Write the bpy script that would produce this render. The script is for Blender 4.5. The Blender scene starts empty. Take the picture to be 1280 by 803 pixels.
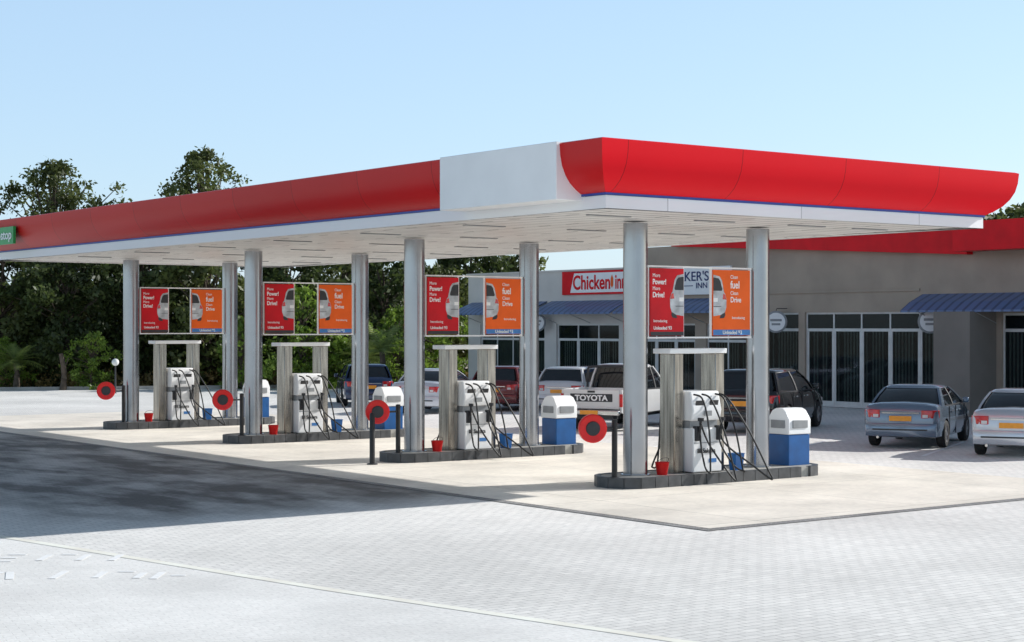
import bpy, math, random
import numpy as np
from mathutils import Vector, Matrix
random.seed(7); rng=np.random.default_rng(7)
scene=bpy.context.scene
COL=scene.collection
rad=math.radians

# ------------------------------------------------------------ materials
def new_mat(name):
    m=bpy.data.materials.new(name); m.use_nodes=True
    nt=m.node_tree; b=nt.nodes['Principled BSDF']
    return m,nt,b
def mat(name,col,rough=.6,metal=0.,var=.1,scale=4.,bump=0.,bscale=40.,coat=0.,detail=5,spec=.5,stretch=None):
    m,nt,b=new_mat(name)
    tc=nt.nodes.new('ShaderNodeTexCoord')
    src=tc.outputs['Object']
    if stretch:
        mp=nt.nodes.new('ShaderNodeMapping'); mp.inputs['Scale'].default_value=stretch; nt.links.new(src,mp.inputs['Vector']); src=mp.outputs['Vector']
    n=nt.nodes.new('ShaderNodeTexNoise'); n.inputs['Scale'].default_value=scale; n.inputs['Detail'].default_value=detail
    nt.links.new(src,n.inputs['Vector'])
    r=nt.nodes.new('ShaderNodeMapRange'); r.inputs['From Min'].default_value=.3; r.inputs['From Max'].default_value=.7
    nt.links.new(n.outputs['Fac'],r.inputs['Value'])
    mx=nt.nodes.new('ShaderNodeMix'); mx.data_type='RGBA'
    mx.inputs['A'].default_value=tuple(max(0,c*(1-var)) for c in col)+(1,)
    mx.inputs['B'].default_value=tuple(min(1,c*(1+var)) for c in col)+(1,)
    nt.links.new(r.outputs['Result'],mx.inputs['Factor'])
    nt.links.new(mx.outputs['Result'],b.inputs['Base Color'])
    b.inputs['Roughness'].default_value=rough; b.inputs['Metallic'].default_value=metal
    b.inputs['Coat Weight'].default_value=coat; b.inputs['Specular IOR Level'].default_value=spec
    if bump:
        n2=nt.nodes.new('ShaderNodeTexNoise'); n2.inputs['Scale'].default_value=bscale
        nt.links.new(src,n2.inputs['Vector'])
        bp=nt.nodes.new('ShaderNodeBump'); bp.inputs['Strength'].default_value=bump; bp.inputs['Distance'].default_value=.01
        nt.links.new(n2.outputs['Fac'],bp.inputs['Height']); nt.links.new(bp.outputs['Normal'],b.inputs['Normal'])
    return m
def brick_mat(name,c1,c2,mort,bw,rh,ms,rot=0.,rough=.8,stain=.25,stain_scale=.25,bump=.4,offset=.5,axes=None,fine=.15,shade_stain=None,fscale=9):
    m,nt,b=new_mat(name); N=nt.nodes; L=nt.links
    tc=N.new('ShaderNodeTexCoord'); mp=N.new('ShaderNodeMapping'); mp.inputs['Rotation'].default_value=(0,0,rot) if axes is None else axes
    L.new(tc.outputs['Object'],mp.inputs['Vector'])
    br=N.new('ShaderNodeTexBrick'); br.offset=offset
    br.inputs['Scale'].default_value=1; br.inputs['Brick Width'].default_value=bw; br.inputs['Row Height'].default_value=rh
    br.inputs['Mortar Size'].default_value=ms; br.inputs['Mortar Smooth'].default_value=.3; br.inputs['Bias'].default_value=0
    br.inputs['Color1'].default_value=(*c1,1); br.inputs['Color2'].default_value=(*c2,1); br.inputs['Mortar'].default_value=(*mort,1)
    L.new(mp.outputs['Vector'],br.inputs['Vector'])
    def noise(scale,detail,lo,hi,a,bb,sock=None):
        n=N.new('ShaderNodeTexNoise'); n.inputs['Scale'].default_value=scale; n.inputs['Detail'].default_value=detail; n.inputs['Roughness'].default_value=.6
        L.new(sock or tc.outputs['Object'],n.inputs['Vector'])
        r=N.new('ShaderNodeMapRange'); r.inputs['From Min'].default_value=lo; r.inputs['From Max'].default_value=hi
        r.inputs['To Min'].default_value=a; r.inputs['To Max'].default_value=bb
        L.new(n.outputs['Fac'],r.inputs['Value']); return r.outputs['Result']
    def mul(a,c):
        mu=N.new('ShaderNodeMath'); mu.operation='MULTIPLY'; L.new(a,mu.inputs[0]); L.new(c,mu.inputs[1]); return mu.outputs[0]
    out=mul(noise(stain_scale,6,.35,.65,1-stain,1+stain*.35),noise(fscale,8,.3,.7,1-fine,1+fine))
    if shade_stain:  # canopy shade painted into the paving colour, broken up with oil stains
        (xa,xb,ya,yb,amt)=shade_stain
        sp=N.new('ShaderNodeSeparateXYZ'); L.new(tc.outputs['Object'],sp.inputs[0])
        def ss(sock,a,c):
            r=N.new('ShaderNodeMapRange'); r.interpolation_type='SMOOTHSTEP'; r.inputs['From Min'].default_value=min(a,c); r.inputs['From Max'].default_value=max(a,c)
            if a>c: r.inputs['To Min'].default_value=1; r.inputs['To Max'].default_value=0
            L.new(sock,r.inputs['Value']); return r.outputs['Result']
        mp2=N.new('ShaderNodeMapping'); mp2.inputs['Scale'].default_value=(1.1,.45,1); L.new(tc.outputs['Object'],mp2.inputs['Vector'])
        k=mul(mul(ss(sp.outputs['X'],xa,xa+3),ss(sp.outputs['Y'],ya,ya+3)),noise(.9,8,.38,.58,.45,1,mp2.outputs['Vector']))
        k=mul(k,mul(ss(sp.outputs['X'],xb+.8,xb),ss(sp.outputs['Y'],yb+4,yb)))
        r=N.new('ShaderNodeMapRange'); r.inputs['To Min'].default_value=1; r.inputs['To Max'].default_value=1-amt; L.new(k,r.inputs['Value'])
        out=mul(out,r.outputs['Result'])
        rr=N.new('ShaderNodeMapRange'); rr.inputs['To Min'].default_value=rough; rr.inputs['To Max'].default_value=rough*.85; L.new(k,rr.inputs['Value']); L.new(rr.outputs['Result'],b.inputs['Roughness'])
    else: b.inputs['Roughness'].default_value=rough
    b.inputs['Specular IOR Level'].default_value=.3
    vm=N.new('ShaderNodeVectorMath'); vm.operation='SCALE'; L.new(br.outputs['Color'],vm.inputs[0]); L.new(out,vm.inputs['Scale'])
    L.new(vm.outputs[0],b.inputs['Base Color'])
    bp=N.new('ShaderNodeBump'); bp.inputs['Strength'].default_value=bump; bp.inputs['Distance'].default_value=.006; bp.invert=True
    L.new(br.outputs['Fac'],bp.inputs['Height']); L.new(bp.outputs['Normal'],b.inputs['Normal'])
    return m
def glass_mat(name,tint=(.02,.025,.03),tr=.65):
    m=bpy.data.materials.new(name); m.use_nodes=True; nt=m.node_tree; N=nt.nodes; L=nt.links
    b=N['Principled BSDF']; b.inputs['Base Color'].default_value=(*tint,1); b.inputs['Roughness'].default_value=.04
    t=N.new('ShaderNodeBsdfTransparent'); t.inputs['Color'].default_value=(.7,.76,.74,1)
    mx=N.new('ShaderNodeMixShader'); mx.inputs[0].default_value=tr
    L.new(b.outputs[0],mx.inputs[1]); L.new(t.outputs[0],mx.inputs[2]); L.new(mx.outputs[0],N['Material Output'].inputs['Surface'])
    return m
def joint_mat(name,col,axis,step,rough=.35,width=.006,dark=.45,coat=0.,spec=.5):
    m,nt,b=new_mat(name); N=nt.nodes; L=nt.links
    tc=N.new('ShaderNodeTexCoord'); sp=N.new('ShaderNodeSeparateXYZ'); L.new(tc.outputs['Object'],sp.inputs[0])
    d=N.new('ShaderNodeMath'); d.operation='DIVIDE'; d.inputs[1].default_value=step; L.new(sp.outputs[axis],d.inputs[0])
    f=N.new('ShaderNodeMath'); f.operation='FRACT'; L.new(d.outputs[0],f.inputs[0])
    c=N.new('ShaderNodeMath'); c.operation='LESS_THAN'; c.inputs[1].default_value=width; L.new(f.outputs[0],c.inputs[0])
    n=N.new('ShaderNodeTexNoise'); n.inputs['Scale'].default_value=.8; n.inputs['Detail'].default_value=6; L.new(tc.outputs['Object'],n.inputs['Vector'])
    fl=N.new('ShaderNodeMath'); fl.operation='FLOOR'; L.new(d.outputs[0],fl.inputs[0])
    wn=N.new('ShaderNodeTexWhiteNoise'); wn.noise_dimensions='1D'; L.new(fl.outputs[0],wn.inputs['W'])
    ad=N.new('ShaderNodeMath'); ad.operation='MULTIPLY_ADD'; ad.inputs[1].default_value=.5; L.new(n.outputs['Fac'],ad.inputs[0]); 
    sc=N.new('ShaderNodeMath'); sc.operation='MULTIPLY'; sc.inputs[1].default_value=.5; L.new(wn.outputs['Value'],sc.inputs[0]); L.new(sc.outputs[0],ad.inputs[2])
    m1=N.new('ShaderNodeMix'); m1.data_type='RGBA'; m1.inputs['A'].default_value=tuple(x*.88 for x in col)+(1,); m1.inputs['B'].default_value=tuple(min(1,x*1.1) for x in col)+(1,)
    L.new(ad.outputs[0],m1.inputs['Factor'])
    m2=N.new('ShaderNodeMix'); m2.data_type='RGBA'; m2.inputs['B'].default_value=tuple(x*dark for x in col)+(1,)
    L.new(m1.outputs['Result'],m2.inputs['A']); L.new(c.outputs[0],m2.inputs['Factor'])
    L.new(m2.outputs['Result'],b.inputs['Base Color']); b.inputs['Roughness'].default_value=rough; b.inputs['Coat Weight'].default_value=coat; b.inputs['Specular IOR Level'].default_value=spec
    return m

M={}
M['red']=joint_mat('red_panel_long',(.60,.006,.008),1,2.4,rough=.4,spec=.3)  # darker than the short-side red: shade of the long face put into the colour
M['red2']=joint_mat('red_panel_short',(.80,.002,.012),0,2.4,rough=.45,spec=.15)
M['redflat']=mat('red_paint',(.75,.006,.014),.45,0,.12,1.5,spec=.2)
M['white']=mat('white_paint',(.90,.90,.90),.45,0,.03,1.5)
M['whitepanel']=joint_mat('white_panel',(.90,.90,.90),0,3.0,rough=.4,dark=.6)
M['blue_line']=mat('blue_stripe',(.02,.06,.35),.4)
M['soffit']=brick_mat('soffit_planks',(.86,.84,.81),(.78,.76,.73),(.12,.115,.11),3.2,.40,.028,0,.45,.10,.4,.8,fine=.04)
M['steelcol']=mat('silver_column_paint',(.42,.43,.45),.20,.92,.06,2)
M['steel']=mat('brushed_steel',(.36,.33,.29),.20,.97,.45,3,.10,30,stretch=(6,6,.35))
M['black']=mat('black_rubber',(.012,.012,.013),.5,0,.2,10)
M['dark']=mat('dark_plastic',(.03,.031,.035),.5,0,.2,10)
M['grey']=mat('grey_plastic',(.28,.29,.3),.5,0,.1,6)
M['blue']=mat('blue_plastic',(.006,.10,.32),.4,0,.15,4)
M['redp']=mat('red_plastic',(.75,.008,.008),.4,0,.12,6)
M['orange']=mat('orange_poster',(.90,.13,.01),.4,0,.1,2,spec=.25)
M['redposter']=mat('red_poster',(.62,.006,.014),.4,0,.2,2,spec=.25)
M['lightblue']=mat('light_blue_print',(.05,.2,.5),.4)
M['silverprint']=mat('silver_car_print',(.5,.52,.55),.4,0,.35,6)
M['tile']=mat('dark_kerb_tile',(.07,.072,.076),.5,0,.35,5,.2,60)
M['islandtop']=mat('island_concrete',(.40,.39,.36),.85,0,.2,3,.3,60)
M['wall']=mat('beige_wall_render',(.40,.325,.26),.85,0,.12,.8,.3,50)
M['wallwhite']=mat('pale_wall_render',(.66,.62,.58),.85,0,.08,.8,.3,50)
M['pier']=mat('grey_wall_render',(.24,.21,.185),.85,0,.1,1,.3,50)
M['frame']=mat('aluminium_frame',(.45,.45,.45),.4,.2,.1,3)
M['framew']=mat('pale_frame',(.66,.65,.63),.4,.0,.1,3)
M['glass']=glass_mat('shop_glass')
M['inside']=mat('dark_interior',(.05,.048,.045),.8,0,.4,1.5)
M['blind']=mat('vertical_blind',(.70,.68,.63),.7,0,.2,2)
M['awning']=joint_mat('blue_awning_sheet',(.13,.20,.38),1,.36,rough=.4,width=.3,dark=.5)
M['roofsheet']=mat('grey_roof_sheet',(.3,.3,.3),.6)
M['carglass']=mat('car_glass',(.012,.014,.017),.03,0,.2,3,coat=.8)
M['tyre']=mat('tyre_rubber',(.018,.018,.018),.75,0,.2,10)
M['rim']=mat('alloy_rim',(.42,.42,.43),.3,.8,.1,6)
M['tail']=mat('tail_light_red',(.55,.008,.008),.12,0,.3,9,coat=.8)
M['lamp']=mat('clear_lamp',(.7,.7,.7),.15,0,.1,9,coat=.6)
M['plate']=mat('orange_number_plate',(.90,.36,.03),.4,0,.1,9)
M['chrome']=mat('chrome_trim',(.6,.6,.6),.15,.95,.05,9)
M['bark']=mat('bark',(.10,.075,.055),.9,0,.4,6,.6,20)
M['globe']=mat('white_globe',(.8,.8,.78),.3,0,.03,3)
M['navy']=mat('navy_print',(.015,.03,.14),.5)

def paint(name,c,metal=.3): return mat(name,c,.25,metal,.04,1.5,coat=1.)

def leaf_mat(name,c,var=.6):
    m,nt,b=new_mat(name); N=nt.nodes; L=nt.links
    g=N.new('ShaderNodeNewGeometry')
    n=N.new('ShaderNodeTexNoise'); n.inputs['Scale'].default_value=.55; n.inputs['Detail'].default_value=3
    L.new(g.outputs['Position'],n.inputs['Vector'])
    rm=N.new('ShaderNodeMapRange'); rm.inputs['From Min'].default_value=.33; rm.inputs['From Max'].default_value=.67; L.new(n.outputs['Fac'],rm.inputs['Value'])
    a=N.new('ShaderNodeMath'); a.operation='MULTIPLY_ADD'; a.inputs[1].default_value=.45
    L.new(g.outputs['Random Per Island'],a.inputs[0])
    s=N.new('ShaderNodeMath'); s.operation='MULTIPLY'; s.inputs[1].default_value=.55; L.new(rm.outputs['Result'],s.inputs[0]); L.new(s.outputs[0],a.inputs[2])
    mx=N.new('ShaderNodeMix'); mx.data_type='RGBA'
    mx.inputs['A'].default_value=(c[0]*(1-var),c[1]*(1-var),c[2]*(1-var),1); mx.inputs['B'].default_value=(c[0]*(1+var*1.3),c[1]*(1+var),c[2]*(1+var*.6),1)
    L.new(a.outputs[0],mx.inputs['Factor']); L.new(mx.outputs['Result'],b.inputs['Base Color'])
    b.inputs['Roughness'].default_value=.5
    t=N.new('ShaderNodeBsdfTranslucent'); L.new(mx.outputs['Result'],t.inputs['Color'])
    ms=N.new('ShaderNodeMixShader'); ms.inputs[0].default_value=.42
    L.new(b.outputs[0],ms.inputs[1]); L.new(t.outputs[0],ms.inputs[2]); L.new(ms.outputs[0],N['Material Output'].inputs['Surface'])
    return m
M['leaf']=leaf_mat('dark_green_leaves',(.060,.092,.030))
M['leaf2']=leaf_mat('olive_leaves',(.105,.14,.045))
M['leaf3']=leaf_mat('bright_green_leaves',(.17,.28,.045))
M['dry']=leaf_mat('dry_shrub_leaves',(.24,.19,.08))
M['palm']=leaf_mat('pale_palm_leaves',(.26,.34,.10),.4)

# ------------------------------------------------------------ mesh tools
class MB:
    def __init__(s): s.v=[]; s.f=[]; s.mi=[]
    def add(s,vs,fs,mi=0):
        o=len(s.v); s.v+= [tuple(p) for p in vs]; s.f+=[tuple(i+o for i in f) for f in fs]; s.mi+=[mi]*len(fs); return s
    def box(s,x0,x1,y0,y1,z0,z1,mi=0):
        v=[(x0,y0,z0),(x1,y0,z0),(x1,y1,z0),(x0,y1,z0),(x0,y0,z1),(x1,y0,z1),(x1,y1,z1),(x0,y1,z1)]
        return s.add(v,[(0,3,2,1),(4,5,6,7),(0,1,5,4),(1,2,6,5),(2,3,7,6),(3,0,4,7)],mi)
    def lathe(s,prof,n=24,axis='z',c=(0,0,0),mi=0):
        vs=[];fs=[];k=len(prof)
        for i in range(n):
            a=2*math.pi*i/n
            for r,h in prof:
                p=(r*math.cos(a),r*math.sin(a),h)
                if axis=='x': p=(p[2],p[0],p[1])
                elif axis=='y': p=(p[0],-p[2],p[1])
                vs.append((p[0]+c[0],p[1]+c[1],p[2]+c[2]))
        for i in range(n):
            j=(i+1)%n
            for q in range(k-1):
                fs.append((i*k+q,j*k+q,j*k+q+1,i*k+q+1))
        if prof[0][0]>1e-6: fs.append(tuple(i*k for i in reversed(range(n))))
        if prof[-1][0]>1e-6: fs.append(tuple(i*k+k-1 for i in range(n)))
        return s.add(vs,fs,mi)
    def cyl(s,r,h,c=(0,0,0),n=20,axis='z',mi=0,r2=None):
        return s.lathe([(r,0),(r if r2 is None else r2,h)],n,axis,c,mi)
    def loft(s,rings,mi=0,cap=True):
        n=len(rings[0]); vs=[p for r in rings for p in r]; fs=[]
        for i in range(len(rings)-1):
            for j in range(n):
                k=(j+1)%n; fs.append((i*n+j,i*n+k,(i+1)*n+k,(i+1)*n+j))
        if cap: fs.append(tuple(reversed(range(n)))); fs.append(tuple((len(rings)-1)*n+j for j in range(n)))
        return s.add(vs,fs,mi)
    def tube(s,pts,r,seg=8,mi=0,smooth=0):
        P=[Vector(p) for p in pts]
        if smooth:
            Q=[]
            for i in range(len(P)-1):
                p0=P[max(i-1,0)];p1=P[i];p2=P[i+1];p3=P[min(i+2,len(P)-1)]
                for k in range(smooth):
                    t=k/smooth
                    Q.append(.5*((2*p1)+(-p0+p2)*t+(2*p0-5*p1+4*p2-p3)*t*t+(-p0+3*p1-3*p2+p3)*t**3))
            Q.append(P[-1]); P=Q
        n=len(P); rings=[]
        for i,p in enumerate(P):
            d=(P[min(i+1,n-1)]-P[max(i-1,0)]).normalized()
            a=d.cross(Vector((0,0,1)))
            if a.length<.05: a=d.cross(Vector((0,1,0)))
            a.normalize(); b=a.cross(d)
            rr=r[0]+(r[1]-r[0])*i/(n-1) if isinstance(r,tuple) else r
            rings.append([tuple(p+a*rr*math.cos(2*math.pi*k/seg)+b*rr*math.sin(2*math.pi*k/seg)) for k in range(seg)])
        return s.loft(rings,mi)
    def mesh(s,name,mats,smooth=None):
        me=bpy.data.meshes.new(name); me.from_pydata(s.v,[],s.f)
        for m in mats: me.materials.append(m)
        me.polygons.foreach_set('material_index',s.mi)
        me.update()
        import bmesh
        bm=bmesh.new(); bm.from_mesh(me); bmesh.ops.recalc_face_normals(bm,faces=bm.faces); bm.to_mesh(me); bm.free()
        if smooth is not None:
            me.polygons.foreach_set('use_smooth',[True]*len(me.polygons)); me.set_sharp_from_angle(angle=rad(smooth))
        return me
def top(name,label,category,loc=(0,0,0),rot=0,group=None,me=None,scale=1):
    o=bpy.data.objects.new(name,me); COL.objects.link(o); o.location=loc; o.rotation_euler=(0,0,rot); o.scale=(scale,)*3
    o['label']=label; o['category']=category
    if group: o['group']=group
    return o
def part(name,parent,mb,mats,smooth=None,bevel=0,loc=(0,0,0),rot=(0,0,0),label=None):
    if not isinstance(mats,(list,tuple)): mats=[mats]
    me=mb.mesh(name,mats,smooth) if isinstance(mb,MB) else mb
    o=bpy.data.objects.new(name,me); COL.objects.link(o); o.parent=parent; o.location=loc; o.rotation_euler=rot
    if bevel:
        md=o.modifiers.new('b','BEVEL'); md.width=bevel; md.segments=2; md.limit_method='ANGLE'; md.angle_limit=rad(40)
        me.polygons.foreach_set('use_smooth',[True]*len(me.polygons)); me.set_sharp_from_angle(angle=rad(50))
    if label: o['label']=label
    return o
def structure(name,mb,mats):
    me=mb.mesh(name,mats if isinstance(mats,list) else [mats]); o=bpy.data.objects.new(name,me); COL.objects.link(o); o['kind']='structure'; return o
def copy_thing(o,loc,label=None,rot=None,parent=None):
    c=o.copy(); COL.objects.link(c)
    if parent is None:
        c.location=loc
        if rot is not None: c.rotation_euler=(0,0,rot)
        if label: c['label']=label
    else: c.parent=parent
    for ch in list(o.children): copy_thing(ch,None,parent=c)
    return c
def lettering(body,size,m,parent,loc,rot,align='LEFT',bold=0.,name='lettering',xs=1.,width=None):
    cu=bpy.data.curves.new('t','FONT'); cu.body=body; cu.size=size; cu.align_x=align; cu.extrude=.003; cu.offset=bold; cu.space_line=.85
    t=bpy.data.objects.new('t',cu); COL.objects.link(t)
    dg=bpy.context.evaluated_depsgraph_get(); me=bpy.data.meshes.new_from_object(t.evaluated_get(dg))
    bpy.data.objects.remove(t); me.materials.clear(); me.materials.append(m)
    if width:
        mx=max(v.co.x for v in me.vertices); mn=min(v.co.x for v in me.vertices); xs=width/(mx-mn)
    if xs!=1:
        for v in me.vertices: v.co.x*=xs
    o=bpy.data.objects.new(name,me); COL.objects.link(o); o.parent=parent; o.location=loc; o.rotation_euler=rot
    return o
FY=(rad(90),0,0)          # faces -Y
FX=(rad(90),0,rad(-90))   # faces -X
def site(a,b): return (.8*a+.6*b, -.6*a+.8*b)

# ------------------------------------------------------------ ground
S=MB(); S.box(-500,700,-300,900,-.5,0)
ground=structure('ground',S,mat('dry_ground',(.36,.31,.22),.95,0,.35,.15,.5,10))
pav=MB()
a=site(-60,60);b_=site(-26,73);c=site(8,82)
pav.add([(-60,-60,.004),(90,-60,.004),(90,110,.004),(c[0]+30,c[1]+20,.004),(c[0],c[1],.004),(b_[0],b_[1],.004),(a[0]-20,a[1]+10,.004),(-60,40,.004)],[tuple(range(8))])
M['paver']=brick_mat('grey_pavers',(.94,.915,.875),(.86,.84,.805),(.60,.585,.56),.24,.12,.008,rad(0),.85,.16,.22,.4,fine=.10,shade_stain=(8.0,16.2,21.3,42,.80))  # pavers carry painted shade plus stains where the canopy shadow falls
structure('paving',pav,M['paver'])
M['road']=brick_mat('worn_paved_road',(.92,.90,.87),(.89,.875,.845),(.80,.785,.76),.20,.10,.006,rad(12),.9,.14,.5,.25,fine=.10,fscale=22)
rd=MB(); rd.add([(-60,-40,.008),(20.3,-40,.008),(10.25,11.2,.008),(9.3,15.6,.008),(8.15,22.2,.008),(6.8,32,.008),(4,60,.008),(-60,60,.008)],[tuple(range(8))])
structure('road',rd,M['road'])
ks=[(20.3,-40),(10.25,11.2),(9.3,15.6),(8.15,22.2),(6.8,32),(4,60)]
k=MB()
for i in range(len(ks)-1):
    p,q=ks[i],ks[i+1]
    k.add([(p[0]-.07,p[1],.012),(p[0]+.08,p[1],.012),(q[0]+.08,q[1],.012),(q[0]-.07,q[1],.012)],[(0,1,2,3)])
structure('road_edge_line',k,mat('cream_edging',(.98,.93,.82),.85,0,.10,1.5))
mk=MB(); random.seed(3)
def strip(p,q,w):
    d=(Vector(q)-Vector(p)).normalized(); n=Vector((-d.y,d.x))*w/2; A=[Vector(p)-n,Vector(q)-n,Vector(q)+n,Vector(p)+n]
    mk.add([(v.x,v.y,.013) for v in A],[(0,1,2,3)])
u=Vector((.8,-.6)); v=Vector((.6,.8))
G={'A':[(0,0,.2,.7),(.22,.7,.42,0)],'E':[(0,0,0,.7),(.1,.65,.42,.65),(.1,.35,.36,.35),(.1,.05,.42,.05)],'R':[(0,0,0,.7),(.1,.65,.42,.65),(.1,.35,.36,.35)],'I':[(.2,0,.2,.7)],'O':[(.1,.65,.36,.65),(.1,.05,.36,.05),(0,.05,0,.65),(.46,.05,.46,.65)]}
for row,(ca,cb,w_) in enumerate([(-6.95,20.2,'OEOI'),(-6.6,18.75,'EAIOR')]):
    for i,ch in enumerate(w_):
        o=Vector(site(ca+.66*i,cb))
        for x0,y0,x1,y1 in G[ch]:
            if random.random()<.25: continue
            f0=random.uniform(0,.2); f1=random.uniform(.8,1)
            P0=o+u*x0+v*y0; P1=o+u*x1+v*y1
            strip(P0.lerp(P1,f0),P0.lerp(P1,f1),.09)
structure('road_marking',mk,mat('worn_white_road_paint',(.97,.97,.96),.88,0,.08,14))
pad=MB(); pad.add([(16.3,17.2,.012),(26.3,17.2,.012),(26.3,52,.012),(16.3,52,.012)],[(0,1,2,3)])
M['pad']=brick_mat('concrete_slabs',(.94,.88,.78),(.89,.83,.735),(.56,.52,.45),3.5,3.5,.012,0,.85,.22,.45,.2,offset=0,fine=.08)
structure('forecourt_slab',pad,M['pad'])
dr=MB()
for (x0,x1,y0,y1) in ((16.08,16.28,16.98,52),(16.3,26.3,16.98,17.18)):
    dr.add([(x0,y0,.012),(x1,y0,.012),(x1,y1,.012),(x0,y1,.012)],[(0,1,2,3)])
structure('drain_channel',dr,brick_mat('drain_grating',(.46,.45,.44),(.38,.375,.37),(.14,.14,.14),.1,.1,.012,0,.8,.3,1,.4,offset=0))
hd=(.88,.476); pl=MB()
for off in (-6.2,-3.1,0,3.1,6.2,9.3):
    cx,cy=31.2-hd[1]*off*1, 25.2+hd[0]*off
    px,py=-hd[1]*.05,hd[0]*.05
    pl.add([(cx-hd[0]*2.4-px,cy-hd[1]*2.4-py,.010),(cx+hd[0]*2.6-px,cy+hd[1]*2.6-py,.010),(cx+hd[0]*2.6+px,cy+hd[1]*2.6+py,.010),(cx-hd[0]*2.4+px,cy-hd[1]*2.4+py,.010)],[(0,1,2,3)])
structure('parking_bay_line',pl,mat('white_bay_paint',(.97,.97,.97),.8,0,.03,5))

# ------------------------------------------------------------ canopy
X0,X1,Y0,Y1=16.74,25.8,19.94,46.2
can=top('canopy','long red and white filling station canopy on eight silver columns','canopy')
def ringrect(o,z): return [(X0-o,Y0-o,z),(X1+o,Y0-o,z),(X1+o,Y1+o,z),(X0-o,Y1+o,z)]
prof=[(.03,4.84),(.13,4.90),(.25,5.0),(.34,5.12),(.405,5.26),(.44,5.42),(.455,5.6),(.40,5.62)]
fa=MB(); R=[ringrect(o,z) for o,z in prof]
for side in range(4):
    vs=[];n=len(prof)
    for r in R: vs+= [r[side],r[(side+1)%4]]
    fa.add(vs,[(2*i,2*i+1,2*i+3,2*i+2) for i in range(n-1)],1 if side in(0,2) else 0)
part('fascia',can,fa,[M['red'],M['red2']],smooth=30,label='curved red fascia panels')
def band(o,z0,z1,t=.04):
    m=MB(); a=ringrect(o,z0);b=ringrect(o,z1);c=ringrect(o-t,z1);d=ringrect(o-t,z0)
    for i in range(4):
        j=(i+1)%4; m.add([a[i],a[j],b[j],b[i],c[i],c[j],d[j],d[i]],[(0,1,2,3),(3,2,5,4),(4,5,7,6),(6,7,1,0)])
    return m
part('edge_band',can,band(.0,4.60,4.80,.1),M['whitepanel'])
part('stripe',can,band(.025,4.803,4.838,.1),M['blue_line'])
rf=MB().box(X0-.38,X1+.38,Y0-.38,Y1+.38,5.40,5.50); part('roof',can,rf,M['roofsheet'])
so=MB().box(X0+.105,X1-.105,Y0+.105,Y1-.105,4.63,4.70); part('soffit',can,so,M['soffit'])
bx=MB().box(16.22,16.80,20.5,23.65,4.74,5.63); part('blank_sign_box',can,bx,M['white'],bevel=.01,label='blank white sign box on the fascia')
for yy in np.arange(21.6,46,3.5):
    for xx in (18.2,20.6,22.9,24.6):
        part('ceiling_light',can,MB().box(xx-.45,xx+.45,yy-.05,yy+.05,4.612,4.628),M['grey'])
for i in range(4):
    for xx in (19.65,22.65):
        y=22.6+6.98*i
        c=MB().lathe([(.0,.19),(.26,.19),(.26,.215),(.215,.22),(.215,4.60),(.0,4.60)],32)
        part('column',can,c,M['steelcol'],smooth=40,loc=(xx,y,0))
gs=top('shop_sign','small green sign with white lettering on the canopy fascia','sign',(16.2,44.6,5.17))
part('panel',gs,MB().box(-.02,.05,-1.5,1.3,-.23,.22),mat('green_sign',(.02,.34,.08),.4))
lettering('n-stop',.34,M['white'],gs,(-.03,-.26,-.10),FX,'LEFT',.006,width=1.12)

# ------------------------------------------------------------ islands etc
def island_outline(x0,x1,hw,n=10):
    pts=[]
    for i in range(n+1):
        a=-math.pi/2+math.pi*i/n; pts.append((x1-hw+hw*math.cos(a),hw*math.sin(a)))
    for i in range(n+1):
        a=math.pi/2+math.pi*i/n; pts.append((x0+hw+hw*math.cos(a),hw*math.sin(a)))
    return pts
def resample(pts,step):
    P=pts+[pts[0]]; out=[];d=0;nxt=0
    for i in range(len(P)-1):
        a,b=P[i],P[i+1]; L=math.dist(a,b)
        while nxt<=d+L+1e-9:
            t=(nxt-d)/L; out.append((a[0]+(b[0]-a[0])*t,a[1]+(b[1]-a[1])*t)); nxt+=step
        d+=L
    return out
isl=top('pump_island','raised concrete pump island edged with dark tiles','kerb island',(21.4,22.6,.012),group='pump islands under the canopy')
ol=island_outline(-2.52,2.62,.60)
ti=MB(); rs=resample(ol,.30)
for i in range(len(rs)-1):
    a=Vector((*rs[i],0));b=Vector((*rs[i+1],0)); d=(b-a).normalized(); n=Vector((d.y,-d.x,0)); a=a+d*.006;b=b-d*.006
    A=[a,b,b-n*.1,a-n*.1]
    ti.add([(p.x,p.y,0) for p in A]+[(p.x,p.y,.19) for p in A],[(0,3,2,1),(4,5,6,7),(0,1,5,4),(1,2,6,5),(2,3,7,6),(3,0,4,7)])
part('kerb',isl,ti,M['tile'])
tp=MB(); ol2=island_outline(-2.47,2.57,.55); tp.loft([[(p[0],p[1],0) for p in ol2],[(p[0],p[1],.182) for p in ol2]])
part('slab',isl,tp,M['islandtop'])

pump=top('fuel_pump','white fuel pump with black hoses between two steel pillars','fuel pump',(21.0,22.6,.19),group='fuel pumps on the islands')
for sx in (-.5,.5):
    part('pillar',pump,MB().box(sx-.11,sx+.11,-.19,.19,0,2.12),M['steel'],bevel=.012)
part('top_bar',pump,MB().box(-.74,.64,-.23,.23,2.122,2.21),M['white'],bevel=.01)
part('lower_cabinet',pump,MB().box(-.345,.345,-.40,.40,.02,.80),M['white'],bevel=.02)
part('plinth',pump,MB().box(-.35,.35,-.38,.38,0,.018),M['dark'])
hd_=MB(); hd_.loft([[(-.345,-.36,.93),(.345,-.36,.93),(.345,.36,.93),(-.345,.36,.93)],[(-.345,-.40,1.12),(.345,-.40,1.12),(.345,.40,1.12),(-.345,.40,1.12)],[(-.345,-.32,1.45),(.345,-.32,1.45),(.345,.32,1.45),(-.345,.32,1.45)]])
part('head',pump,hd_,M['white'],bevel=.02)
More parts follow.
